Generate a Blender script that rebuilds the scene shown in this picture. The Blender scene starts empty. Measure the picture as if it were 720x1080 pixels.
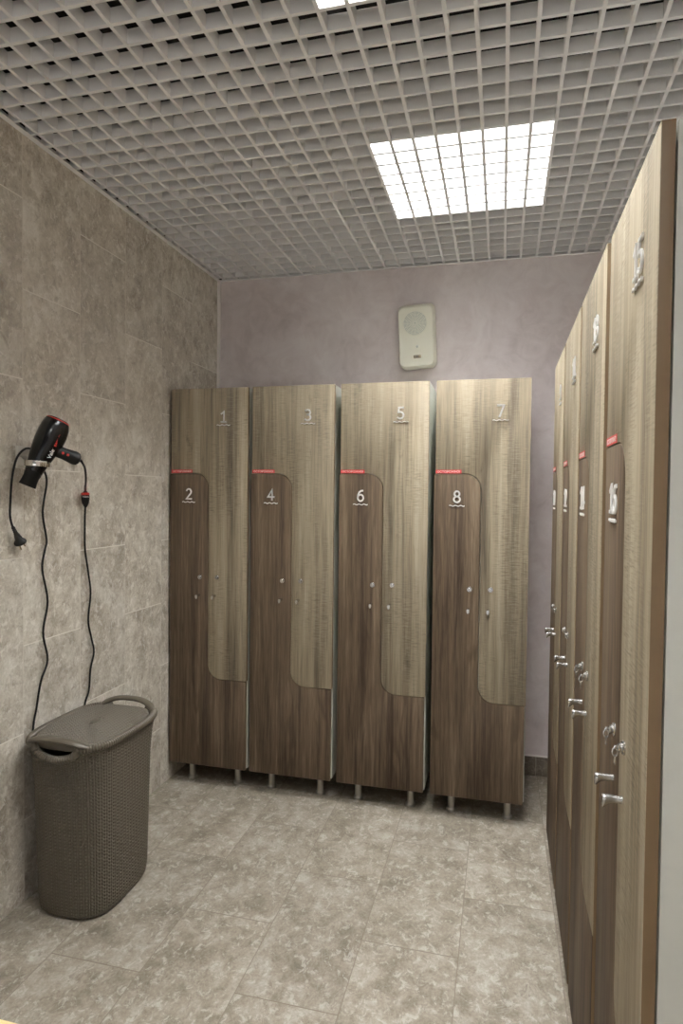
import bpy, bmesh, math, random
import numpy as np
from mathutils import Vector, Matrix
random.seed(7)
PI = math.pi
C = bpy.context.scene.collection
H = 2.573          # underside of the open-cell ceiling
RX = 2.31          # right wall
FY = -4.95         # front wall, behind the camera
LIGHT, FILL = 66.0, 1.1
ZS = 2.86          # slab above the open-cell ceiling

# ------------------------------------------------------------------ colours / nodes
def lin(c):
    return tuple(((v/255)/12.92 if v/255 <= .04045 else ((v/255+.055)/1.055)**2.4) for v in c) + (1.0,)

class NT:
    def __init__(self, name):
        self.m = bpy.data.materials.new(name); self.m.use_nodes = True
        self.t = self.m.node_tree; self.t.nodes.clear()
        self.out = self.t.nodes.new('ShaderNodeOutputMaterial')
        self.b = self.t.nodes.new('ShaderNodeBsdfPrincipled')
        self.t.links.new(self.b.outputs[0], self.out.inputs[0])
    def n(self, kind, **kw):
        nd = self.t.nodes.new(kind)
        for k, v in kw.items(): setattr(nd, k, v)
        return nd
    def set(self, sock, v):
        if hasattr(v, 'is_output') or isinstance(v, bpy.types.NodeSocket): self.t.links.new(v, sock)
        else: sock.default_value = v
    def math(self, op, a, b=0.0, c=None):
        nd = self.n('ShaderNodeMath', operation=op)
        self.set(nd.inputs[0], a); self.set(nd.inputs[1], b)
        if c is not None: self.set(nd.inputs[2], c)
        return nd.outputs[0]
    def add(s, a, b): return s.math('ADD', a, b)
    def mul(s, a, b): return s.math('MULTIPLY', a, b)
    def comb(self, x, y, z):
        nd = self.n('ShaderNodeCombineXYZ')
        for i, v in enumerate((x, y, z)): self.set(nd.inputs[i], v)
        return nd.outputs[0]
    def sep(self, v):
        nd = self.n('ShaderNodeSeparateXYZ'); self.set(nd.inputs[0], v); return nd.outputs
    def noise(self, vec, scale, detail=4, rough=.5, dist=0.0):
        nd = self.n('ShaderNodeTexNoise'); self.set(nd.inputs['Vector'], vec)
        nd.inputs['Scale'].default_value = scale; nd.inputs['Detail'].default_value = detail
        nd.inputs['Roughness'].default_value = rough; nd.inputs['Distortion'].default_value = dist
        return nd.outputs['Fac']
    def ramp(self, fac, stops, interp='LINEAR'):
        nd = self.n('ShaderNodeValToRGB'); self.set(nd.inputs[0], fac)
        cr = nd.color_ramp; cr.interpolation = interp
        while len(cr.elements) < len(stops): cr.elements.new(.5)
        for e, (p, c) in zip(cr.elements, stops): e.position = p; e.color = c
        return nd.outputs[0]
    def sramp(self, fac, a, b, va=0.0, vb=1.0):
        nd = self.n('ShaderNodeMapRange', clamp=True); self.set(nd.inputs[0], fac)
        for i, v in zip((1, 2, 3, 4), (a, b, va, vb)): nd.inputs[i].default_value = v
        return nd.outputs[0]
    def mix(self, fac, a, b, mode='MIX'):
        nd = self.n('ShaderNodeMix', data_type='RGBA', blend_type=mode)
        self.set(nd.inputs[0], fac); self.set(nd.inputs[6], a); self.set(nd.inputs[7], b)
        return nd.outputs[2]
    def vadd(self, a, b):
        nd = self.n('ShaderNodeVectorMath', operation='ADD'); self.set(nd.inputs[0], a); self.set(nd.inputs[1], b)
        return nd.outputs[0]
    def vmul(self, a, b):
        nd = self.n('ShaderNodeVectorMath', operation='MULTIPLY'); self.set(nd.inputs[0], a); self.set(nd.inputs[1], b)
        return nd.outputs[0]
    def obj(self):
        return self.n('ShaderNodeTexCoord').outputs['Object']
    def bump(self, h, strength=.3, dist=.002):
        nd = self.n('ShaderNodeBump'); self.set(nd.inputs['Height'], h)
        nd.inputs['Strength'].default_value = strength; nd.inputs['Distance'].default_value = dist
        self.t.links.new(nd.outputs[0], self.b.inputs['Normal'])
    def fin(self, col=None, rough=.5, metal=0.0, spec=None, coat=None):
        if col is not None: self.set(self.b.inputs['Base Color'], col)
        self.set(self.b.inputs['Roughness'], rough); self.set(self.b.inputs['Metallic'], metal)
        if spec is not None: self.b.inputs['Specular IOR Level'].default_value = spec
        if coat is not None: self.b.inputs['Coat Weight'].default_value = coat; self.b.inputs['Coat Roughness'].default_value = .08
        return self.m

def plain(name, rgb, rough=.5, metal=0.0, var=.06, scale=30, spec=None, coat=None):
    t = NT(name)
    f = t.noise(t.obj(), scale, 3, .6)
    c = lin(rgb); d = tuple(v*(1-var) for v in c[:3])+(1,); e = tuple(min(1, v*(1+var)) for v in c[:3])+(1,)
    return t.fin(t.mix(f, d, e), rough, metal, spec, coat)

def stone_tile(name, ua, va, u0, v0, w, h, grout, gw, tones, rough=.5, off_phase=0.0, vgrout=None, stretch=(1,1,1), clamp_top=None):
    """running-bond stone tiles laid on a plane: axis ua carries the columns, va the staggered rows"""
    t = NT(name)
    xyz = t.sep(t.obj())
    u = t.math('DIVIDE', t.math('SUBTRACT', xyz[ua], u0), w)
    ci = t.math('FLOOR', u); fu = t.math('SUBTRACT', u, ci)
    par = t.math('FRACT', t.mul(t.add(ci, off_phase+1000), .5))
    v = t.math('SUBTRACT', t.math('DIVIDE', t.math('SUBTRACT', xyz[va], v0), h), par)
    ri = t.math('FLOOR', v); fv = t.math('SUBTRACT', v, ri)
    du = t.mul(t.math('MINIMUM', fu, t.math('SUBTRACT', 1.0, fu)), w)
    dv = t.mul(t.math('MINIMUM', fv, t.math('SUBTRACT', 1.0, fv)), h)
    gu = t.sramp(du, gw*.35, gw*.65, 1, 0); gv = t.sramp(dv, gw*.35, gw*.65, 1, 0)
    wn = t.n('ShaderNodeTexWhiteNoise', noise_dimensions='3D'); t.set(wn.inputs['Vector'], t.comb(ci, ri, 3.1))
    rnd = t.vmul(wn.outputs['Color'], (9, 9, 9))
    p = t.vadd(t.vmul(t.obj(), stretch), rnd)
    big = t.noise(p, 5.5, 6, .62, .3)
    mid = t.noise(p, 17, 8, .70, .5)
    chip = t.noise(p, 38, 8, .72, .6)
    fine = t.noise(p, 130, 4, .65)
    f = t.add(t.mul(big, .36), t.add(t.mul(mid, .44), t.mul(fine, .20)))
    col = t.ramp(f, [(.38, lin(tones[0])), (.46, lin(tones[1])), (.53, lin(tones[2])), (.61, lin(tones[3]))])
    # pale chips and dark pits of the stone
    col = t.mix(t.mul(t.sramp(chip, .54, .60), .55), col, lin(tones[4]))
    col = t.mix(t.mul(t.sramp(t.noise(t.vadd(p, (4, 1, 7)), 26, 7, .72, .7), .56, .66), .55), col, lin(tones[5]))
    # hairline veins
    vn = t.math('ABSOLUTE', t.math('SUBTRACT', t.noise(t.vadd(p, (7, 2, 5)), 7, 6, .6, .8), .5))
    col = t.mix(t.mul(t.sramp(vn, .0, .010, 1, 0), .22), col, lin(tones[4]))
    # every tile has its own tone
    g = t.sramp(wn.outputs['Value'], 0, 1, .93, 1.06)
    col = t.mix(1.0, col, t.comb(g, g, g), 'MULTIPLY')
    col = t.mix(t.mul(gu, .75), col, lin(vgrout or grout)); col = t.mix(gv, col, lin(grout))
    hgt = t.math('SUBTRACT', t.add(t.mul(mid, .25), t.mul(fine, .1)), t.math('MAXIMUM', gu, gv))
    t.bump(hgt, .22, .0015)
    return t.fin(col, t.sramp(mid, .3, .7, rough-.06, rough+.08), 0, .35)

M = {}
W_T = [(146, 136, 121), (176, 167, 152), (198, 191, 177), (217, 212, 201), (230, 226, 217), (132, 119, 101)]
M['wall_tile'] = stone_tile('wall_tile', 1, 2, -1.4938, .2786, .2971, .5955, (226, 221, 210), .0036, W_T, .45, 0.0, (208, 201, 188), (1, 1, .85))
M['floor_tile'] = stone_tile('floor_tile', 0, 1, 1.15, -.786, .2978, .595, (112, 102, 88), .0030,
        [(101, 92, 80), (125, 117, 103), (144, 135, 122), (163, 157, 146), (181, 176, 166), (97, 86, 72)], .42, 0.0, None, (1, .8, 1))
M['skirt_tile'] = stone_tile('skirt_tile', 0, 2, .25, -.5, .2978, 5.0, (170, 164, 152), .003, [(84, 76, 66), (104, 95, 83), (122, 113, 100), (142, 134, 121), (158, 150, 138), (74, 66, 55)], .45)

def plaster():
    t = NT('mauve_plaster'); p = t.obj()
    a = t.noise(p, 2.2, 5, .6, .9); b = t.noise(p, 9, 6, .65, 1.5)
    f = t.add(t.mul(a, .6), t.mul(b, .4))
    col = t.ramp(f, [(.32, lin((192, 181, 180))), (.46, lin((210, 200, 199))), (.58, lin((220, 212, 211))), (.72, lin((230, 223, 222)))])
    t.bump(b, .08, .002)
    return t.fin(col, .45, 0, .4)
M['plaster'] = plaster()
M['beige'] = plain('beige_paint', (188, 180, 168), .7, scale=6)
M['slab'] = plain('plenum_shade', (30, 29, 28), .9, scale=6)  # near-black: shade of the void above the grid put into the colour
M['grid'] = plain('white_enamel', (240, 239, 238), .5, var=.02, scale=3)
M['edge_white'] = plain('white_trim', (236, 230, 226), .5, var=.03)
M['carcass'] = plain('pale_melamine', (196, 196, 186), .42, var=.03, scale=60)
M['tan_edge'] = plain('tan_edge_band', (112, 90, 62), .45, var=.08, scale=60)
M['leg'] = plain('satin_aluminium', (176, 172, 164), .36, .85, var=.05)
M['chrome'] = plain('brushed_nickel', (200, 198, 194), .24, .95, var=.03)
M['dark_slot'] = plain('dark_slot', (26, 24, 22), .6)
M['number'] = plain('glossy_white_acrylic', (250, 249, 246), .45, var=.005, spec=.5)
M['sticker'] = plain('red_sticker', (205, 62, 62), .45, var=.02)
M['sticker_text'] = plain('sticker_text', (240, 222, 218), .5, var=.02)
M['speaker'] = plain('ivory_plastic', (230, 229, 212), .42, var=.015, scale=80)
M['speaker_mesh'] = plain('grille_grey', (186, 190, 180), .5, var=.02)
M['speaker_badge'] = plain('badge_bronze', (92, 78, 52), .35, .3, var=.2, scale=200)
M['hamper'] = plain('taupe_plastic', (84, 77, 65), .42, var=.04, scale=90)
M['black'] = plain('black_plastic', (9, 9, 9), .18, var=.05, spec=.4)
M['black_matt'] = plain('black_rubber', (13, 12, 11), .45, var=.08, spec=.25)
M['red'] = plain('red_plastic', (190, 42, 34), .3, var=.04)
M['white_print'] = plain('white_print', (225, 225, 222), .4, var=.01)
M['red_print'] = plain('red_print', (205, 48, 38), .4, var=.01)
M['white_plastic'] = plain('white_plastic', (206, 202, 192), .3, var=.02)
M['ring_metal'] = plain('polished_ring', (225, 222, 216), .12, 1.0, var=.02)
M['brass'] = plain('plug_pin_metal', (200, 190, 165), .25, 1.0, var=.02)
M['pine'] = None

def light_oak():
    t = NT('light_sawn_oak'); o = t.obj()
    ri = t.n('ShaderNodeObjectInfo').outputs['Random']
    off = t.comb(t.mul(ri, 37), t.mul(ri, 11), t.mul(ri, 53))
    p = t.vadd(o, off); s = t.sep(p)
    plank = t.noise(t.comb(t.mul(s[0], 11), 0.0, t.mul(s[2], .35)), 1, 2, .5)
    streak = t.noise(t.comb(t.mul(s[0], 55), 0.0, t.mul(s[2], 1.7)), 1, 4, .6, .4)
    fine = t.noise(t.comb(t.mul(s[0], 330), 0.0, t.mul(s[2], 7)), 1, 3, .6)
    saw = t.noise(t.comb(t.mul(s[0], 24), 0.0, t.mul(s[2], 300)), 1, 3, .7)
    sawm = t.sramp(t.noise(t.comb(t.mul(s[0], 7), 3.0, t.mul(s[2], 3)), 1, 3, .6), .42, .62)
    f = t.add(t.mul(plank, .44), t.add(t.mul(streak, .34), t.mul(fine, .22)))
    col = t.ramp(f, [(.36, lin((93, 84, 71))), (.44, lin((129, 118, 100))), (.53, lin((158, 146, 124))), (.62, lin((178, 166, 145)))])
    col = t.mix(t.mul(t.mul(t.sramp(saw, .50, .64), sawm), .55), col, lin((90, 80, 67)))
    col = t.mix(t.mul(t.mul(t.sramp(saw, .48, .36), sawm), .35), col, lin((177, 169, 151)))
    knot = t.sramp(t.noise(t.comb(t.mul(s[0], 19), 9.0, t.mul(s[2], 5)), 1, 4, .6, 1.2), .64, .76)
    col = t.mix(t.mul(knot, .5), col, lin((73, 63, 51)))
    t.bump(t.add(t.mul(saw, .6), t.mul(fine, .6)), .015, .0006)
    return t.fin(col, t.sramp(streak, .3, .7, .54, .64), 0, .12)
def dark_oak():
    t = NT('dark_oak'); o = t.obj()
    ri = t.n('ShaderNodeObjectInfo').outputs['Random']
    off = t.comb(t.mul(ri, 23), t.mul(ri, 17), t.mul(ri, 41))
    p = t.vadd(o, off); s = t.sep(p)
    warp = t.mul(t.noise(t.comb(t.mul(s[0], 9), 1.0, t.mul(s[2], 1.6)), 1, 3, .5), 9.0)
    ring = t.math('SINE', t.mul(t.add(t.add(t.mul(s[0], 30), warp), t.mul(s[2], .8)), 4.2))
    ring = t.sramp(ring, .2, 1.0)
    cath = t.sramp(t.noise(t.comb(t.mul(s[0], 9), 6.0, t.mul(s[2], .5)), 1, 2, .5), .46, .60)
    band = t.noise(t.comb(t.mul(s[0], 15), 0.0, t.mul(s[2], .5)), 1, 3, .55)
    streak = t.noise(t.comb(t.mul(s[0], 80), 0.0, t.mul(s[2], 2.4)), 1, 4, .65, .5)
    pore = t.noise(t.comb(t.mul(s[0], 420), 0.0, t.mul(s[2], 12)), 1, 3, .6)
    f = t.add(t.mul(band, .40), t.add(t.mul(streak, .38), t.mul(pore, .22)))
    col = t.ramp(f, [(.37, lin((54, 43, 34))), (.46, lin((80, 67, 54))), (.54, lin((99, 85, 69))), (.64, lin((125, 110, 91)))])
    col = t.mix(t.mul(t.mul(ring, cath), .42), col, lin((59, 46, 35)))
    t.bump(t.add(t.mul(streak, .5), t.mul(pore, .7)), .02, .0006)
    return t.fin(col, t.sramp(streak, .3, .7, .54, .64), 0, .12)
def pine():
    t = NT('varnished_pine'); s = t.sep(t.obj())
    a = t.noise(t.comb(t.mul(s[0], 2), t.mul(s[1], 60), t.mul(s[2], 60)), 1, 4, .6, .6)
    col = t.ramp(a, [(.3, lin((222, 192, 128))), (.55, lin((238, 214, 156))), (.75, lin((245, 226, 176)))])
    return t.fin(col, .35)
M['light_oak'] = light_oak(); M['dark_oak'] = dark_oak(); M['pine'] = pine()

def emit(name, col, power):
    m = bpy.data.materials.new(name); m.use_nodes = True; t = m.node_tree; t.nodes.clear()
    o = t.nodes.new('ShaderNodeOutputMaterial'); e = t.nodes.new('ShaderNodeEmission')
    e.inputs[0].default_value = col; e.inputs[1].default_value = power; t.links.new(e.outputs[0], o.inputs[0]); return m
M['diffuser'] = emit('lit_diffuser', (.985, .995, 1.0, 1), LIGHT)

# ------------------------------------------------------------------ mesh helpers
class MB:
    """collects shapes and links them as ONE mesh object"""
    def __init__(self): self.bm = bmesh.new()
    def box(self, lo, hi, bev=0.0, mi=0, seg=2):
        bm = self.bm; t = bmesh.new()
        r = bmesh.ops.create_cube(t, size=1.0)
        for v in t.verts:
            v.co = Vector([lo[i] + (v.co[i]+.5)*(hi[i]-lo[i]) for i in range(3)])
        if bev > 0: bmesh.ops.bevel(t, geom=t.edges[:], offset=bev, segments=seg, affect='EDGES', profile=.6)
        self.merge(t, mi); return self
    def merge(self, t, mi=0, mat=None):
        if mat is not None: bmesh.ops.transform(t, matrix=mat, verts=t.verts[:])
        bmesh.ops.recalc_face_normals(t, faces=t.faces[:])
        mp = {}
        for v in t.verts: mp[v] = self.bm.verts.new(v.co)
        for f in t.faces:
            try:
                g = self.bm.faces.new([mp[v] for v in f.verts]); g.material_index = mi; g.smooth = f.smooth
            except ValueError: pass
        t.free()
    def loft(self, rings, mi=0, cap=True, closed=False, mat=None, smooth=True):
        t = bmesh.new(); vs = [[t.verts.new(p) for p in r] for r in rings]; n = len(rings[0])
        idx = range(len(vs) if closed else len(vs)-1)
        for i in idx:
            a, b = vs[i], vs[(i+1) % len(vs)]
            for k in range(n):
                f = t.faces.new((a[k], a[(k+1) % n], b[(k+1) % n], b[k])); f.smooth = smooth
        if cap and not closed:
            t.faces.new(list(reversed(vs[0]))); t.faces.new(vs[-1])
        self.merge(t, mi, mat); return self
    def lathe(self, prof, axis=(0, 0, 1), at=(0, 0, 0), n=24, mi=0, cap=True):
        """prof: (distance along axis, radius)"""
        q = Vector((0, 0, 1)).rotation_difference(Vector(axis)).to_matrix().to_4x4()
        rings = [[(r*math.cos(2*PI*k/n), r*math.sin(2*PI*k/n), h) for k in range(n)] for h, r in prof]
        return self.loft(rings, mi, cap, mat=Matrix.Translation(at) @ q)
    def tube(self, pts, r, n=10, mi=0, closed=False, rad=None):
        pts = [Vector(p) for p in pts]; rings = []; up = None
        L = len(pts)
        for i, p in enumerate(pts):
            a = pts[(i-1) % L] if (closed or i > 0) else p; b = pts[(i+1) % L] if (closed or i < L-1) else p
            d = (b-a).normalized()
            if up is None:
                up = d.orthogonal().normalized()
            up = (up - d*up.dot(d)).normalized(); s = d.cross(up)
            rr = rad[i] if rad else r
            rings.append([p + up*rr*math.cos(2*PI*k/n) + s*rr*math.sin(2*PI*k/n) for k in range(n)])
        return self.loft(rings, mi, True, closed)
    def prism(self, outline, y0, y1, bev=.0012, mi=0, front_only=True):
        """outline in (x, z), extruded from y0 (front) to y1 (back)"""
        t = bmesh.new(); vs = [t.verts.new((x, y1, z)) for x, z in outline]
        f = t.faces.new(vs); r = bmesh.ops.extrude_face_region(t, geom=[f])
        nv = [g for g in r['geom'] if isinstance(g, bmesh.types.BMVert)]
        for v in nv: v.co.y = y0
        bmesh.ops.recalc_face_normals(t, faces=t.faces[:])
        if bev > 0:
            ed = [e for e in t.edges if all(abs(v.co.y-y0) < 1e-6 for v in e.verts)]
            bmesh.ops.bevel(t, geom=ed, offset=bev, segments=2, affect='EDGES', profile=.5)
        self.merge(t, mi); return self
    def build(self, name, mats, parent=None, loc=None, sharp=35):
        me = bpy.data.meshes.new(name); self.bm.normal_update()
        self.bm.to_mesh(me); self.bm.free()
        for m in (mats if isinstance(mats, (list, tuple)) else [mats]): me.materials.append(m)
        me.set_sharp_from_angle(angle=math.radians(sharp))
        o = bpy.data.objects.new(name, me); C.objects.link(o)
        if parent: o.parent = parent
        if loc: o.location = loc
        return o

def tag(o, label, cat, group=None):
    o['label'] = label; o['category'] = cat
    if group: o['group'] = group
    return o
def thing(name, label, cat, loc=(0, 0, 0), rz=0.0, group=None):
    o = bpy.data.objects.new(name, None); C.objects.link(o); o.empty_display_size = .1
    o.location = loc; o.rotation_euler = (0, 0, rz); return tag(o, label, cat, group)
def struct(o, label=None):
    o['kind'] = 'structure'
    if label: o['label'] = label
    return o
def copy_tree(o, parent=None):
    c = o.copy(); C.objects.link(c)
    if parent: c.parent = parent
    for ch in list(o.children): copy_tree(ch, c)
    return c
def text_bm(s, size, depth, bold=0.0, space=1.0):
    cu = bpy.data.curves.new('lettering', 'FONT'); cu.body = s; cu.size = size; cu.extrude = depth/2
    cu.align_x = 'CENTER'; cu.align_y = 'CENTER'; cu.offset = bold; cu.resolution_u = 4; cu.space_character = space
    o = bpy.data.objects.new('lettering', cu); C.objects.link(o)
    bpy.context.view_layer.update()
    me = bpy.data.meshes.new_from_object(o.evaluated_get(bpy.context.evaluated_depsgraph_get()))
    t = bmesh.new(); t.from_mesh(me)
    bpy.data.objects.remove(o); bpy.data.meshes.remove(me); bpy.data.curves.remove(cu)
    return t
def centre_bm(t):
    xs = [v.co.x for v in t.verts]; ys = [v.co.y for v in t.verts]
    bmesh.ops.translate(t, vec=(-(min(xs)+max(xs))/2, -(min(ys)+max(ys))/2, 0), verts=t.verts[:])
    return max(xs)-min(xs), max(ys)-min(ys)
def spline(pts, n=8, closed=False):
    pts = [Vector(p) for p in pts]; out = []; L = len(pts)
    rng = range(L if closed else L-1)
    g = (lambda i: pts[i % L]) if closed else (lambda i: pts[max(0, min(L-1, i))])
    for i in rng:
        a, b, c, d = g(i-1), g(i), g(i+1), g(i+2)
        for k in range(n):
            t = k/n
            out.append(.5*((2*b)+(c-a)*t+(2*a-5*b+4*c-d)*t*t+(3*b-a-3*c+d)*t**3))
    if not closed: out.append(pts[-1])
    return out
def arc(cx, cz, r, a0, a1, n=10):
    return [(cx+r*math.cos(math.radians(a0+(a1-a0)*k/n)), cz+r*math.sin(math.radians(a0+(a1-a0)*k/n))) for k in range(n+1)]

# ------------------------------------------------------------------ the room
struct(MB().box((-.2, FY-.2, -.12), (RX+.2, .2, 0)).build('floor', M['floor_tile']))
struct(MB().box((-.12, FY-.12, 0), (0, .12, H+.012)).box((-.12, FY-.12, H+.012), (0, .12, ZS), 0, 1).build('wall_left', [M['wall_tile'], M['slab']]))  # top band of the walls coloured near-black so the ceiling gaps stay dark
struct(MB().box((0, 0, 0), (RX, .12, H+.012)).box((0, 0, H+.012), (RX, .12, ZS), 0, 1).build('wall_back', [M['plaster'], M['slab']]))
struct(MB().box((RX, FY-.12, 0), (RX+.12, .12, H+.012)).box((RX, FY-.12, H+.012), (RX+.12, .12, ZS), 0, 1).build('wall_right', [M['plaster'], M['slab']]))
wf = MB()   # unseen wall; its wide opening is added to let in fill light
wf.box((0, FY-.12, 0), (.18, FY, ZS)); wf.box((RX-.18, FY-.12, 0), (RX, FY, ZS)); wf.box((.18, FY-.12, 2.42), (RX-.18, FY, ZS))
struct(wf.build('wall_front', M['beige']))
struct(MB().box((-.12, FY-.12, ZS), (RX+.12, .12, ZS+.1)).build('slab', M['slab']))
sk = MB().box((.017, -.010, 0), (RX, 0, .098), .0015); sk.box((.017, -.0115, .096), (RX, 0, .1015), .001, 1)
struct(sk.build('baseboard_back', [M['skirt_tile'], M['edge_white']]))
struct(MB().box((0, -.016, 0), (.016, 0, H), .003).build('trim_1', M['edge_white']))
t = MB()   # edge angle under the open-cell ceiling: a narrow flange and the leg against the wall
t.box((0, FY, H-.001), (.021, 0, H+.001)); t.box((0, FY, H), (.0015, 0, H+.024))
struct(t.build('trim_2', M['grid']))
t = MB(); t.box((.021, -.021, H-.001), (RX-.021, 0, H+.001)); t.box((.021, -.0015, H), (RX-.021, 0, H+.024))
struct(t.build('trim_3', M['grid']))
t = MB(); t.box((RX-.021, FY, H-.001), (RX, 0, H+.001)); t.box((RX-.0015, FY, H), (RX, 0, H+.024))
struct(t.build('trim_4', M['grid']))

# open-cell ceiling: folded bars on a 75 mm pitch, 40 mm deep
GX, GY, P, BW, BH = 1.0967, -1.1772, .075, .0104, .040
t = MB()
for k in range(-14, 17):
    x = GX+k*P
    if .02 < x < RX-.02: t.box((x-BW/2, FY+.002, H), (x+BW/2, -.002, H+BH))
for k in range(-52, 17):
    y = GY+k*P
    if FY+.01 < y < -.01: t.box((.002, y-BW/2, H+.0003), (RX-.002, y+BW/2, H+BH-.0003))
struct(t.build('ceiling', M['grid']), 'grey open-cell grid ceiling')

def ceiling_light(x0, y0, label):
    L = thing('ceiling_light', label, 'light', (x0+.3, y0+.3, H+BH), 0, 'square light panels in the grid ceiling')
    f = MB(); w = .302
    f.box((-w, -w, .010), (w, w, .055), .004)
    for s in (-1, 1):
        f.box((min(s*w, s*(w-.010)), -w, .001), (max(s*w, s*(w-.010)), w, .012))
        f.box((-w+.010, min(s*w, s*(w-.010)), .001), (w-.010, max(s*w, s*(w-.010)), .012))
    f.build('housing', M['edge_white'], L)
    MB().box((-.2915, -.2915, .003), (.2915, .2915, .009)).build('diffuser', M['diffuser'], L)
    return L
ceiling_light(GX, GY, 'square lit panel in the grid ceiling above the numbered lockers')
ceiling_light(GX, GY-1.2, 'square lit panel cut off by the top edge of the picture')
ceiling_light(GX, GY-2.9, 'square lit panel behind the viewpoint')

# ------------------------------------------------------------------ lockers
LW, LD, ZB, ZT, DT = .3925, .542, .098, 1.888, .018    # width, depth, underside, top, door thickness
YF = -LD
def knob_bm(mb, x, z):
    # a short pull: oval stem with a lip at its end, flat on top
    rings = []
    for d, up, dn, hw in [(0, .0060, .0060, .0062), (.006, .0056, .0056, .0056), (.014, .0056, .0060, .0054), (.020, .0060, .0078, .0058), (.0245, .0062, .0115, .0064), (.0285, .0060, .0150, .0064), (.0300, .0050, .0140, .0056)]:
        r = []
        for k in range(16):
            a = 2*PI*k/16; c, s = math.cos(a), math.sin(a)
            e = .75
            r.append((x+hw*math.copysign(abs(c)**e, c), YF-d, z+(up if s > 0 else dn)*math.copysign(abs(s)**e, s)))
        rings.append(r)
    mb.loft(rings)
def lock_bm(mb, x, z, slot_turn=0.0):
    ax = (0, -1, 0)
    mb.lathe([(0, .0112), (.002, .0112), (.0036, .0100), (.0036, .0080), (.0026, .0076)], ax, (x, YF, z), 24, 0)
    mb.lathe([(.0, .0072), (.0078, .0072), (.0092, .0060)], ax, (x, YF, z), 20, 0)
    mb.box((x-.0008, YF-.0096, z-.0042), (x+.0008, YF-.0088, z+.0042), 0, 1)
def ell(cx, cy, rx, ry, a0, a1, n=16):
    return [(cx+rx*math.cos(math.radians(a0+(a1-a0)*k/n)), cy+ry*math.sin(math.radians(a0+(a1-a0)*k/n))) for k in range(n+1)]
DIGITS = {   # strokes on a box of height 1; (points, closed)
 '0': [(ell(.30, .5, .28, .5, 0, 345, 24), True)],
 '1': [([(.08, .80), (.34, 1.0), (.34, .0)], False), ([(.08, .0), (.58, .0)], False)],
 '2': [(ell(.29, .71, .255, .29, 155, -28, 14)+[(.36, .38), (.03, .0), (.58, .0)], False)],
 '3': [(ell(.25, .755, .25, .245, 140, -88, 14)+ell(.24, .265, .30, .265, 88, -140, 16), False)],
 '4': [([(.62, .29), (.0, .29), (.42, 1.0), (.42, .0)], False)],
 '5': [([(.52, 1.0), (.10, 1.0), (.07, .58)]+ell(.24, .30, .30, .30, 105, -138, 16), False)],
 '6': [([(.50, .98), (.34, .96), (.17, .82), (.06, .58), (.03, .34)], False), (ell(.30, .30, .27, .30, 0, 345, 24), True)],
 '7': [([(.02, 1.0), (.56, 1.0), (.20, .0)], False)],
 '8': [(ell(.29, .76, .225, .24, 0, 345, 24), True), (ell(.29, .26, .275, .26, 0, 345, 24), True)],
 '9': [(ell(.29, .70, .27, .30, 0, 345, 24), True), ([(.56, .66), (.53, .42), (.42, .18), (.26, .04), (.10, .02)], False)]}
def stroke(mb, pts, closed, w, d):
    """a flat-faced stroke: rectangle section w wide and d deep, mitred along the path, in the x-z plane at y"""
    P2 = [Vector((p[0], 0, p[1])) for p in pts]; L = len(P2); rings = []
    for i, p in enumerate(P2):
        a = P2[(i-1) % L] if (closed or i > 0) else None; c = P2[(i+1) % L] if (closed or i < L-1) else None
        d1 = (p-a).normalized() if a is not None else (c-p).normalized()
        d2 = (c-p).normalized() if c is not None else d1
        n1 = Vector((-d1.z, 0, d1.x)); n2 = Vector((-d2.z, 0, d2.x)); m = (n1+n2).normalized()
        k = min(1.7, 1/max(.35, m.dot(n1)))
        e = d1*(w*.35) if (not closed and i == L-1) else (-d2*(w*.35) if (not closed and i == 0) else Vector())
        h = w/2; q = .12*w
        rings.append([p+e+m*k*s_*hh+Vector((0, yy, 0)) for s_, hh, yy in ((-1, h, 0), (-1, h, -d+q), (-1, h-q, -d), (1, h-q, -d), (1, h, -d+q), (1, h, 0))])
    mb.loft(rings, 0, True, closed, smooth=False)
def number_obj(s, x, z, parent):
    mb = MB(); dep = .0035; hh = .0470; adv = .036 if len(s) == 2 else 0
    for k, ch in enumerate(s):
        xo = x - .29*hh + (k-(len(s)-1)/2)*adv
        for pts, cl in DIGITS[ch]:
            q = [(xo+px*hh, z-.5*hh+pz*hh) for px, pz in pts]
            st = MB(); stroke(st, q, cl, .0074, dep)
            mb.merge(st.bm, 0, Matrix.Translation((0, YF-.0001, 0)))
    # wavy underline
    n = 28; top = []; bot = []
    for k in range(n+1):
        u = -.033+.066*k/n; wv = .0018*math.sin(2*PI*3*k/n)*(1 if 1 <= k <= n-1 else .4)
        top.append((x+u, z-.0385+wv+.0018)); bot.append((x+u, z-.0385+wv-.0018))
    mb.prism(top+bot[::-1], YF-dep-.0002, YF-.0002, 0)
    return mb.build('door_number', M['number'], parent)

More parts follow.
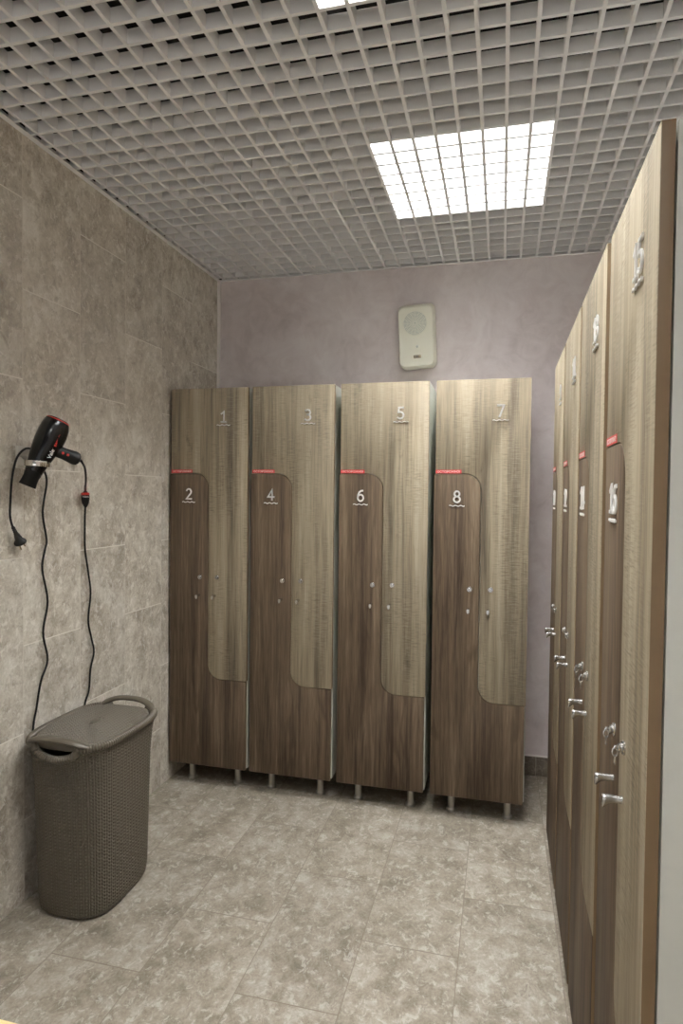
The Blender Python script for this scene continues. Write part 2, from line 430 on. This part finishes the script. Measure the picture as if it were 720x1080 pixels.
def make_locker():
    root = bpy.data.objects.new('locker', None); C.objects.link(root); root.empty_display_size = .1
    r = .068; xs = .1955; z1, z2 = 1.4882, .5140; g = .0012
    # carcass: two sides, back, top, bottom and the divider that follows the doors
    c = MB(); yb = YF+DT+.003; s = .016
    c.box((0, yb, ZB), (s, -.02, ZT-.001), .0008); c.box((LW-s, yb, ZB), (LW, -.02, ZT-.001), .0008)
    c.box((s, yb, ZT-s-.001), (LW-s, -.02, ZT-.001)); c.box((s, yb, ZB), (LW-s, -.02, ZB+s))
    c.box((s, -.024, ZB+s), (LW-s, -.02, ZT-s-.001)); c.box((xs-.008, yb+.004, .52), (xs+.008, -.024, 1.48))
    c.box((s, yb+.004, 1.472), (xs+.008, -.024, 1.488)); c.box((xs-.008, yb+.004, .506), (LW-s, -.024, .522))
    c.build('carcass', M['carcass'], root)
    # the two interlocking doors
    up = [(0.002, ZT), (0.002, z1+g)] + arc(xs-r, z1-r, r+g, 90, 0) + arc(xs+r+g*0, z2+r, r-g, 180, 270) + [(LW, z2+g), (LW, ZT)]
    lo = [(-.003, ZB-.004), (LW-.005, ZB-.004), (LW-.005, z2-g)] + arc(xs+r, z2+r, r+g, 270, 180) + arc(xs-r, z1-r, r-g, 0, 90) + [(-.003, z1-g)]
    upper = MB().prism(up, YF, YF+DT).build('door', [M['light_oak'], M['tan_edge']], root)
    lower = MB().prism(lo, YF, YF+DT).build('door', [M['dark_oak'], M['tan_edge']], root)
    upper['label'] = 'upper light oak door'; lower['label'] = 'lower dark oak door'
    for o in (upper, lower):
        for p in o.data.polygons:
            if abs(p.normal.y) < .2: p.material_index = 1
    mb = MB(); knob_bm(mb, .231, .911); mb.build('knob', M['chrome'], upper)
    mb = MB(); knob_bm(mb, .149, .911); mb.build('knob', M['chrome'], lower)
    mb = MB(); lock_bm(mb, .2405, .9985); mb.build('lock', [M['chrome'], M['dark_slot']], upper)
    mb = MB(); lock_bm(mb, .1530, .9965); mb.build('lock', [M['chrome'], M['dark_slot']], lower)
    st = MB(); st.box((.003, YF-.0006, 1.4905), (.112, YF+.0002, 1.5060), 0, 0)
    tb = text_bm('ОСТОРОЖНО!', .014, .0004, .0002); w, h = centre_bm(tb)
    st.merge(tb, 1, Matrix.Translation((.0575, YF-.0008, 1.4982)) @ Matrix.Rotation(PI/2, 4, 'X') @ Matrix.Diagonal((.096/w, .0098/h, 1, 1)))
    st.build('warning_sticker', [M['sticker'], M['sticker_text']], upper)
    for x, y in ((.085, -.472), (.325, -.472), (.085, -.085), (.325, -.085)):
        l = MB(); l.lathe([(0, .0215), (.010, .0215), (.013, .0190), (.016, .0155), (.085, .0155), (.0855, .022), (ZB, .022)], at=(x, y, 0), n=24)
        l.build('leg', M['leg'], root)
    return root, upper, lower

proto, up0, lo0 = make_locker()
def place(root, upper, lower, loc, rz, label, n_up, n_lo, group):
    root.location = loc; root.rotation_euler = (0, 0, rz)
    tag(root, label, 'locker', group)
    number_obj(n_up, .270, 1.7525, upper); number_obj(n_lo, .0945, 1.391, lower)
roots = [proto]
for _ in range(7):
    roots.append(copy_tree(proto))
def doors(r):
    d = [c for c in r.children if c.name.startswith('door')]
    return sorted(d, key=lambda o: 0 if o['label'].startswith('upper') else 1)
XB = [.0150, .4283, .8500, 1.2716]
BACK = ['two-tone wood locker with doors 1 and 2, beside the tiled wall',
        'two-tone wood locker with doors 3 and 4 in the back row',
        'two-tone wood locker with doors 5 and 6 in the back row',
        'two-tone wood locker with doors 7 and 8, at the bare end of the back row']
for i in range(4):
    place(roots[i], *doors(roots[i]), (XB[i], 0, 0), 0, BACK[i], str(2*i+1), str(2*i+2), 'lockers along the back wall')
# the row along the right wall, fronts towards the room: the same unit turned a quarter
YR = [-.7215, -1.1430, -1.5645, -1.9800]
XR = [1.7425, 1.7425, 1.7425, 1.7460]
SIDE = ['farthest locker of the right-hand row, nearest the mauve wall', 'third locker from the front in the right-hand row, seen edge-on',
        'second locker from the front in the right-hand row, seen edge-on', 'nearest locker of the right-hand row, its pale side panel facing the viewer']
for i in range(4):
    r = roots[4+i]
    place(r, *doors(r), (XR[i]+LD, YR[i], 0), -PI/2, SIDE[i], str(9+2*i), str(10+2*i), 'lockers along the right wall')

# keys left hanging in the locks of the right-hand row
def make_key():
    k = MB()
    k.box((-.0009, -.0150, -.0034), (.0009, -.0093, .0034), .0003)
    k.tube([(0, -.0135+.0040*math.cos(a), -.0075+.0070*math.sin(a)) for a in [2*PI*q/20 for q in range(20)]], .0013, 8, closed=True)
    k.tube([(.0055*math.cos(a), -.0135, -.0200+.0072*math.sin(a)) for a in [2*PI*q/24 for q in range(24)]], .0009, 6, closed=True)
    return k.build('key', M['chrome'])
k0 = None
for i, which in ((3, 'nearest locker'), (2, 'second-nearest locker')):
    for lx, lz, dn in ((.2405, .9985, 'light'), (.1530, .9965, 'dark')):
        if k0 is None: k0 = make_key(); k = k0
        else: k = k0.copy(); C.objects.link(k)
        k.rotation_euler = (0, 0, -PI/2)
        # local (lx, YF) of the locker, turned a quarter
        k.location = (XR[i]+LD+YF, YR[i]-lx, lz)
        tag(k, 'steel key hanging in the %s door of the %s on the right' % (dn, which), 'key', 'keys left in the locks')

# ------------------------------------------------------------------ loudspeaker on the back wall
sp = thing('loudspeaker', 'small ivory wall loudspeaker with round grille above the lockers', 'speaker', (1.122, 0, 2.205))
sp.rotation_euler = (0, math.radians(-2.6), 0)
def rrect(cx, cz, hx, hz, r, y, n=6):
    out = []
    for qx, qz, a0 in ((1, 1, 0), (-1, 1, 90), (-1, -1, 180), (1, -1, 270)):
        for k in range(n+1):
            a = math.radians(a0+90*k/n)
            out.append((cx+qx*(hx-r)+r*math.cos(a), y, cz+qz*(hz-r)+r*math.sin(a)))
    return out
b = MB()
b.loft([rrect(0, 0, .084, .150, .028, 0), rrect(0, 0, .092, .160, .032, -.010), rrect(0, 0, .094, .162, .032, -.045), rrect(-.001, -.001, .092, .159, .031, -.060),
        rrect(-.003, -.008, .087, .150, .028, -.080), rrect(-.003, -.009, .084, .147, .026, -.083)])
b.build('cabinet', M['speaker'], sp)
g = MB(); cx, cz = -.006, .058
for rr in [.006+.0065*k for k in range(9)]:
    g.tube([(cx+rr*math.cos(2*PI*k/40), -.0836, cz+rr*math.sin(2*PI*k/40)) for k in range(40)], .0016, 6, closed=True)
for k in range(16):
    a = 2*PI*k/16
    g.tube([(cx+.006*math.cos(a), -.0834, cz+.006*math.sin(a)), (cx+.058*math.cos(a), -.0834, cz+.058*math.sin(a))], .0011, 6)
g.lathe([(0, .060), (.0008, .060)], (0, -1, 0), (cx, -.0830, cz), 40, 1)
g.build('grille', [M['speaker'], M['speaker_mesh']], sp)
MB().lathe([(0, .0065), (.0012, .0065), (.002, .005)], (0, -1, 0), (.002, -.0830, -.060), 20).build('indicator', M['speaker_mesh'], sp)
b = MB(); b.box((-.018, -.0850, -.118), (.020, -.0828, -.103), .0008); b.box((-.014, -.0854, -.1135), (.004, -.0848, -.1075), 0, 1)
b.build('badge', [M['speaker_badge'], M['chrome']], sp)

# ------------------------------------------------------------------ laundry hamper
HX, HY = .186, -1.365
hm = thing('laundry_hamper', 'taupe knit-pattern plastic laundry hamper with lid beside the tiled wall', 'hamper', (HX, HY, 0))
NEXP = 3.4
def soval(hx, hy, t, n=NEXP):
    c, s = math.cos(t), math.sin(t)
    return hx*math.copysign(abs(c)**(2/n), c), hy*math.copysign(abs(s)**(2/n), s)
def arclen_params(hx, hy, m, n=NEXP):
    """m angles that run around the outline at equal steps of length"""
    tt = np.linspace(0, 2*PI, 6001); p = np.array([soval(hx, hy, a, n) for a in tt])
    L = np.concatenate([[0], np.cumsum(np.hypot(*np.diff(p, axis=0).T))])
    return np.interp(np.linspace(0, L[-1], m, endpoint=False), L, tt)
def soval_np(hx, hy, t, n=NEXP):
    c, s = np.cos(t), np.sin(t)
    return hx*np.sign(c)*np.abs(c)**(2/n), hy*np.sign(s)*np.abs(s)**(2/n)
def grid_mesh(name, X, Y, Z, mat, parent, wrap=True):
    nr, nc = X.shape
    me = bpy.data.meshes.new(name)
    co = np.stack([X, Y, Z], -1).reshape(-1, 3)
    ii, jj = np.meshgrid(np.arange(nr-1), np.arange(nc if wrap else nc-1), indexing='ij')
    j2 = (jj+1) % nc
    q = np.stack([ii*nc+jj, ii*nc+j2, (ii+1)*nc+j2, (ii+1)*nc+jj], -1).reshape(-1, 4)
    me.from_pydata(co.tolist(), [], q.tolist())
    me.polygons.foreach_set('use_smooth', np.ones(len(me.polygons), bool)); me.materials.append(mat); me.update()
    o = bpy.data.objects.new(name, me); C.objects.link(o)
    if parent: o.parent = parent
    return o
def knit(u, v):
    """height of a knitted stitch, u across one column 0..1, v along the rows"""
    s = np.abs(u-.5)*2                       # 0 at the middle of the column, 1 between columns
    k = v + .55*(1-s)                        # the two legs of the V
    strand = np.cos(2*PI*k)*.5+.5
    hole = np.exp(-(((u-.5)/.13)**2))*(np.cos(2*PI*(v+.32))*.5+.5)**2
    gap = np.exp(-((1-s)/.16)**2)
    return .50*strand + .35*(1-gap) - 1.9*hole - .45*gap
NC, NR, SC, SR = 62, 50, 12, 8
prof = [(0.0, .128, .168), (.012, .133, .173), (.05, .137, .177), (.30, .141, .186), (.45, .143, .192), (.53, .147, .203), (.575, .153, .214)]
th = arclen_params(.143, .19, NC*SC)
zz = np.linspace(.004, .578, NR*SR+1)
pz, px, py = [np.array(c) for c in zip(*prof)]
hx = np.interp(zz, pz, px)[:, None]; hy = np.interp(zz, pz, py)[:, None]
ux, uy = soval_np(1, 1, th); ux = ux[None, :]; uy = uy[None, :]
X = hx*ux; Y = hy*uy
nx = np.sign(ux)*np.abs(ux)**(NEXP-1)/hx; ny = np.sign(uy)*np.abs(uy)**(NEXP-1)/hy; nl = np.hypot(nx, ny); nx, ny = nx/nl, ny/nl
U = (np.arange(NC*SC) % SC)/SC; V = np.arange(NR*SR+1)/SR
kh = knit(U[None, :], V[:, None])*.0050
fade = np.clip(np.minimum((zz-.004)/.012, (.570-zz)/.012), 0, 1)[:, None]
ends = np.ones_like(X)
kh = kh*fade
# hand openings at the two ends: the wall dips under the raised grips
dip = np.clip(1-(np.abs(X)/.075)**2, 0, 1)*(np.abs(uy) > .9)
Zg = zz[:, None] - .037*dip**.45*np.clip((zz[:, None]-.45)/.12, 0, 1)
X = X+nx*kh; Y = Y+ny*kh
grid_mesh('body', X, Y, Zg, M['hamper'], hm)
# closed underside
b = MB(); ring0 = [(*soval(.127, .167, a), .004) for a in th[::8]]; ring1 = [(*soval(.120, .160, a), .0) for a in th[::8]]
b.loft([ring1, ring0], 0, True); b.build('base', M['hamper'], hm)
# wrapped rim: a ribbed roll that follows the top edge and dips under the grips
def rim_path(m, hx, hy, z, dipz):
    out = []
    for a in arclen_params(hx, hy, m):
        x, y = soval(hx, hy, a)
        d = max(0, 1-(abs(x)/.078)**2) if abs(y) > .8*hy else 0
        out.append((x, y, z-dipz*d**.45))
    return out
rp = rim_path(720, .152, .212, .578, .037)
b = MB(); b.tube(rp, .013, 12, closed=True, rad=[.0106+.0030*abs(math.sin(PI*k/5)) for k in range(720)]); b.build('rim', M['hamper'], hm)
# grips: smooth arches over the openings
for s in (-1, 1):
    pts = []
    for k in range(25):
        u = -1+2*k/24; x = .112*u
        yb = .211*(1-abs(x/.153)**NEXP)**(1/NEXP)
        lift = (1-abs(u)**2.6)
        pts.append((x, s*(yb+.004*lift), 0.580+.027*lift))
    g = MB(); rings = []
    for k, p in enumerate(pts):
        p = Vector(p); a = Vector(pts[max(0, k-1)]); c = Vector(pts[min(24, k+1)]); d = (c-a).normalized()
        n1 = d.cross(Vector((0, 0, 1))).normalized(); n2 = n1.cross(d)
        e = .6+.4*min(1, (1-abs(-1+2*k/24))*6)
        rings.append([p+n1*.0150*e*math.cos(2*PI*q/14)+n2*.0092*e*math.sin(2*PI*q/14) for q in range(14)])
    g.loft(rings); g.build('grip', M['hamper'], hm)
# lid: knit panel set just inside the rim, with a plain border, a badge and a finger notch
lx, ly, lz = .139, .193, .586
n1, n2 = 225, 305
gx = np.linspace(-1, 1, n1); gy = np.linspace(-1, 1, n2); A, B = np.meshgrid(gx, gy)
sx = A*np.sqrt(np.clip(1-.30*B**2*np.abs(A)**1.0*np.abs(B)**4, 0, 1)); # square grid pulled into the rounded outline
R = (np.abs(A)**NEXP+np.abs(B)**NEXP)**(1/NEXP); mxx = np.maximum(np.abs(A), np.abs(B)); f = np.where(R > 1e-6, mxx/np.maximum(R, 1e-6), 1)
LX = A*f*lx; LY = B*f*ly
hgt = knit((LX/.0150) % 1, LY/.0115)*.0042*np.clip((1-mxx)/.05, 0, 1)
badge = (np.abs(LX) < .013) & (np.abs(LY+.0) < .030)
hgt = np.where(badge, 0, hgt)
LZ = lz+.006*(1-mxx**2)+hgt
LZ = np.where(mxx > .995, lz-.022, LZ)
notch = np.clip(1-((LY-.075)/.062)**4, 0, 1)*(LX > 0)*np.clip((mxx-.80)/.2, 0, 1)
LX = LX-notch*.011; LZ = LZ-notch*.012
lid = grid_mesh('lid', LX, LY, LZ, M['hamper'], hm, wrap=False)
b = MB(); b.box((-.010, -.026, .5935), (.010, .026, .5955), .0018, seg=3); b.build('badge', M['hamper'], lid)

# ------------------------------------------------------------------ hair dryer, its wall bracket and cord
def frame(a, up):
    a = Vector(a).normalized(); s = Vector(up).cross(a).normalized(); u = a.cross(s)
    return a, s, u
RC = Vector((.080, -1.523, 1.484))                     # centre of the bracket's ring
A = Vector((.045, .044, .146)).normalized()            # nozzle to tail
Hd = Vector((.060, .050, -.028)).normalized()          # direction of the grip
S2 = A.cross(Hd).normalized(); Hp = S2.cross(A).normalized()
hd = thing('hair_dryer', 'black hair dryer hanging nose down in a wall ring, cord dangling', 'hair dryer', tuple(RC))
def R(p): return tuple(Vector(p))
def oval_ring(c, ax1, ax2, r1, r2, n=28):
    return [c+ax1*r1*math.cos(2*PI*k/n)+ax2*r2*math.sin(2*PI*k/n) for k in range(n)]
b = MB(); rings = []
for d, r, off in [(-.030, .0270, 0), (-.012, .0300, 0), (.012, .0340, 0), (.045, .0405, .001), (.080, .0455, .002), (.110, .0465, .002), (.135, .0440, .001), (.150, .0400, 0), (.156, .0370, 0)]:
    rings.append(oval_ring(A*d+Hp*off, Hp, S2, r, r*.94))
b.loft(rings); b.build('barrel', M['black'], hd)
b = MB()
b.lathe([(0, .0372), (.0015, .0378), (.003, .0370)], A, A*.155, 32, 0)
b.lathe([(.002, .0350), (.006, .0335), (.008, .028), (.0085, .01)], A, A*.155, 32, 1)
b.build('rear_filter', [M['red'], M['black_matt']], hd)
# flattened concentrator nozzle
b = MB(); rings = []
NA = (A*-1+Vector((.02, .0, 0))).normalized()
for d, r1, r2 in [(.026, .0265, .0262), (.036, .0262, .0255), (.046, .0245, .0215), (.062, .0250, .0150), (.076, .0270, .0095), (.078, .0260, .0080), (.070, .0230, .0060)]:
    rings.append(oval_ring(NA*d, Hp, S2, r1, r2))
b.loft(rings); b.build('nozzle', M['black_matt'], hd)
# grip with a swelling towards its end
b = MB(); rings = []; base = A*.062
for d, r1, r2 in [(.030, .0210, .0170), (.044, .0200, .0165), (.060, .0195, .0160), (.078, .0215, .0170), (.095, .0232, .0178), (.106, .0205, .0165), (.112, .0130, .0120), (.114, .006, .006)]:
    rings.append(oval_ring(base+Hd*d-A*.06*(d*d)/.142*.6, A, S2, r1, r2, 24))
b.loft(rings); grip = b.build('handle', M['black_matt'], hd)
b = MB(); q = base+Hd*.060+S2*0; nrm = (S2 if S2.dot(Vector((1.47, -1.76, -.1))) > 0 else -S2)
for dd in (-.004, .012):
    b.lathe([(0, .0042), (.002, .0042), (.0026, .003)], nrm, q+Hd*dd+nrm*.0155-A*.0015, 12)
b.build('switch', M['red'], grip)
# lettering along the barrel
def on_barrel(txt, size, d0, mat, name, along=A, lift=.0008, turn=0.0, red=False):
    t = text_bm(txt, size, .0006, .0003); w, h = centre_bm(t)
    x = A*-1*-1; side = (nrm*math.cos(turn)+Hp*math.sin(turn)).normalized()
    yv = side.cross(A).normalized()
    rr = .0425*.95
    mat4 = Matrix((tuple(A)+(0,), tuple(yv)+(0,), tuple(side)+(0,), (0, 0, 0, 1))).transposed()
    mat4.translation = A*d0+side*(rr+lift)
    mb = MB(); mb.merge(t, 0, mat4)
    return mb
mb = on_barrel('Valera', .019, .052, None, 'logo', turn=.62, lift=.0010)
mb2 = on_barrel('SWISS', .011, .086, None, 'logo', turn=.62, lift=.0040)
me_t = bmesh.new(); tmp = bpy.data.meshes.new('t'); mb2.bm.to_mesh(tmp); mb2.bm.free(); me_t.from_mesh(tmp); bpy.data.meshes.remove(tmp)
mb.merge(me_t, 1)
side = (nrm*math.cos(.62)+Hp*math.sin(.62)).normalized()
mb.lathe([(0, .0050), (.0010, .0050)], side, A*.1080+side*.0440, 16, 1)
mb.build('lettering', [M['white_print'], M['red_print']], hd)

# cord: grip -> in-line safety plug -> loop behind the hamper -> bracket -> mains plug
def V3(*p): return Vector(p)-RC
tip = base+Hd*.111-A*.06*(.111*.111)/.142*.6
c1 = [tip-Hd*.006, tip+Hd*.004, tip+Hd*.012+Vector((-.006, .006, -.006)), V3(.156, -1.382, 1.474), V3(.120, -1.328, 1.444), V3(.085, -1.281, 1.422), V3(.050, -1.235, 1.408), V3(.027, -1.203, 1.397), V3(.022, -1.197, 1.386)]
sp1 = spline(c1, 8); n = len(sp1)
b = MB(); b.tube(sp1, .004, 10, rad=[.0068-.0030*min(1, k/14) if k < 24 else (.0038 if k < n-14 else .0046) for k in range(n)])
c2 = [(.022, -1.1965, 1.338), (.014, -1.188, 1.30), (.012, -1.186, 1.246), (.012, -1.184, 1.173), (.012, -1.165, 1.083), (.012, -1.151, 1.001), (.012, -1.165, .9), (.012, -1.146, .827), (.012, -1.130, .768), (.012, -1.151, .704), (.012, -1.161, .625),
      (.012, -1.186, .578), (.012, -1.21, .48), (.012, -1.27, .37), (.012, -1.34, .33), (.012, -1.42, .38), (.012, -1.465, .50),
      (.012, -1.462, .594), (.012, -1.447, .649), (.012, -1.426, .734), (.012, -1.392, .803), (.012, -1.414, .904), (.012, -1.391, 1.01), (.012, -1.418, 1.125), (.012, -1.404, 1.191), (.012, -1.396, 1.227), (.012, -1.415, 1.323), (.012, -1.395, 1.425), (.013, -1.410, 1.468),
      (.016, -1.445, 1.510), (.024, -1.475, 1.533), (.026, -1.507, 1.536), (.026, -1.536, 1.520), (.024, -1.555, 1.490), (.020, -1.566, 1.434), (.018, -1.571, 1.358), (.018, -1.572, 1.312), (.022, -1.565, 1.276)]
b.tube(spline([V3(*p) for p in c2], 6), .0036, 10)
cord = b.build('cord', M['black_matt'], hd)
ax = Vector((0, .02, -1)).normalized()
b = MB(); at = V3(.022, -1.1965, 1.398)
b.lathe([(-.022, .0042), (0, .0050), (.006, .0095), (.008, .0130), (.014, .0148)], ax, at, 20, 0)
b.lathe([(.006, .0128), (.008, .0150), (.014, .0152), (.016, .0140)], ax, at, 20, 1)
b.lathe([(.015, .0145), (.030, .0150), (.046, .0125), (.056, .0080), (.062, .0042)], ax, at, 20, 0)
tb = text_bm('Valera', .009, .0004, .0001); centre_bm(tb)
vdir = (Vector((1.55, -3.29, 1.39))-Vector((.022, -1.1965, 1.375))).normalized(); vdir.z = 0; vdir.normalize()
xr = Vector((0, 0, 1)).cross(vdir)
m4 = Matrix((tuple(xr)+(0,), (0, 0, 1, 0), tuple(vdir)+(0,), (0, 0, 0, 1))).transposed(); m4.translation = at+ax*.021+vdir*.0155
b.merge(tb, 2, m4)
b.build('safety_plug', [M['black_matt'], M['red'], M['white_print']], hd)
# mains plug: ribbed sleeve, flared body, round face, two pins
ax = Vector((.004, .040, -.070)).normalized(); at = V3(.022, -1.5655, 1.279)
b = MB(); b.lathe([(0, .0050), (.006, .0062), (.008, .0050), (.012, .0064), (.014, .0052), (.018, .0068), (.021, .0062), (.034, .0095), (.048, .0125), (.055, .0185), (.058, .0195), (.063, .0195), (.065, .0180)], ax, at, 22, 0)
plug = b.build('plug', M['black_matt'], hd)
sv = ax.cross(Vector((1, 0, 0))).normalized()
for s in (-1, 1):
    MB().lathe([(.064, .0022), (.080, .0022), (.083, .0014)], ax, at+sv*s*.0095, 10).build('pin', M['brass'], plug)

# wall bracket: backplate, arm and polished ring
br = thing('hair_dryer_bracket', 'white wall bracket with polished ring holding the black hair dryer', 'bracket', (0, -1.500, 1.50))
OB = Vector((0, -1.500, 1.50))
b = MB(); b.box((0.0005, -.030, -.030), (.008, .045, .045), .004, seg=3); b.build('backplate', M['white_plastic'], br)
b = MB(); rc = RC-OB
b.loft([[(.006, y, z) for y, z in ((-.022, -.020), (.012, -.020), (.012, .014), (-.022, .014))],
        [(.030, y+rc.y*.3, z*.8+rc.z*.6) for y, z in ((-.022, -.014), (.012, -.014), (.012, .012), (-.022, .012))],
        [(rc.x-.033, y+rc.y, z+rc.z) for y, z in ((-.014, -.010), (.014, -.010), (.014, .010), (-.014, .010))]])
b.build('arm', M['white_plastic'], br)
b = MB(); rings = []
up = (Vector((0, 0, 1))*.86+A*.14).normalized(); e1 = up.orthogonal().normalized(); e2 = up.cross(e1)
for k in range(48):
    a = 2*PI*k/48; dr = e1*math.cos(a)+e2*math.sin(a)
    rings.append([rc+dr*r_+up*h_ for r_, h_ in ((.0345, -.009), (.0385, -.009), (.0395, -.006), (.0395, .006), (.0385, .009), (.0345, .009))])
b.loft(rings, 0, closed=True); b.build('ring', M['ring_metal'], br)

# ------------------------------------------------------------------ pine bench, only its corner in the frame
bn = thing('bench', 'pale pine bench whose edge shows at the bottom left corner', 'bench', (.55, -2.555, 0))
b = MB()
b.box((-.50, .095, .418), (.50, .195, .45), .006, seg=3); b.build('slat', M['pine'], bn)
for y in (-.02, -.135): MB().box((-.50, y, .418), (.50, y+.10, .45), .006, seg=3).build('slat', M['pine'], bn)
for x in (-.42, .42):
    for y in (-.11, .13): MB().box((x-.022, y-.022, 0), (x+.022, y+.022, .418), .003).build('leg', M['pine'], bn)
    MB().box((x-.018, -.088, .36), (x+.018, .108, .417), .002).build('rail', M['pine'], bn)

# ------------------------------------------------------------------ camera, world, view
cam = bpy.data.cameras.new('camera'); co = bpy.data.objects.new('camera', cam); C.objects.link(co)
cam.sensor_fit = 'HORIZONTAL'; cam.sensor_width = 36; cam.lens = 669.26/720*36; cam.clip_start = .02
yaw, pitch, roll = .247, -.0265, .0108
fwd = Vector((-math.sin(yaw)*math.cos(pitch), math.cos(yaw)*math.cos(pitch), math.sin(pitch)))
r = fwd.cross(Vector((0, 0, 1))).normalized(); u = r.cross(fwd)
r2 = r*math.cos(roll)+u*math.sin(roll); u2 = -r*math.sin(roll)+u*math.cos(roll)
mw = Matrix((tuple(r2)+(0,), tuple(u2)+(0,), tuple(-fwd)+(0,), (0, 0, 0, 1))).transposed(); mw.translation = (1.5519, -3.2921, 1.3926)
co.matrix_world = mw
sc = bpy.context.scene; sc.camera = co
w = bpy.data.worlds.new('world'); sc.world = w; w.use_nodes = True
wt = w.node_tree; bg = wt.nodes['Background']; bg.inputs[1].default_value = FILL
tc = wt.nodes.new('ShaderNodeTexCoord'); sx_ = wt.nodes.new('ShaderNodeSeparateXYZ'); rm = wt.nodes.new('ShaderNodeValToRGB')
wt.links.new(tc.outputs['Generated'], sx_.inputs[0])     # added fill entering by the opening: brighter from below, to lift the ceiling
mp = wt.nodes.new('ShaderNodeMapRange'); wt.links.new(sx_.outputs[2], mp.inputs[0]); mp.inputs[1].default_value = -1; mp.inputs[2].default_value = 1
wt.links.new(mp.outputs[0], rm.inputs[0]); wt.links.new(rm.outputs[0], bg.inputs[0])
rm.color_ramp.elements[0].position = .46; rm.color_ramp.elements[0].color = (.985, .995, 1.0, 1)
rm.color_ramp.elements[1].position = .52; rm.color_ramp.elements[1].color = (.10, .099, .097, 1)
sc.cycles.max_bounces = 14; sc.cycles.diffuse_bounces = 10; sc.cycles.glossy_bounces = 4; sc.cycles.use_denoising = True
sc.cycles.sample_clamp_indirect = 6.0; sc.cycles.sample_clamp_direct = 8.0
vs = sc.view_settings; vs.view_transform = 'Standard'; vs.look = 'None'; vs.gamma = 1.0; vs.use_curve_mapping = False; vs.exposure = 0.24
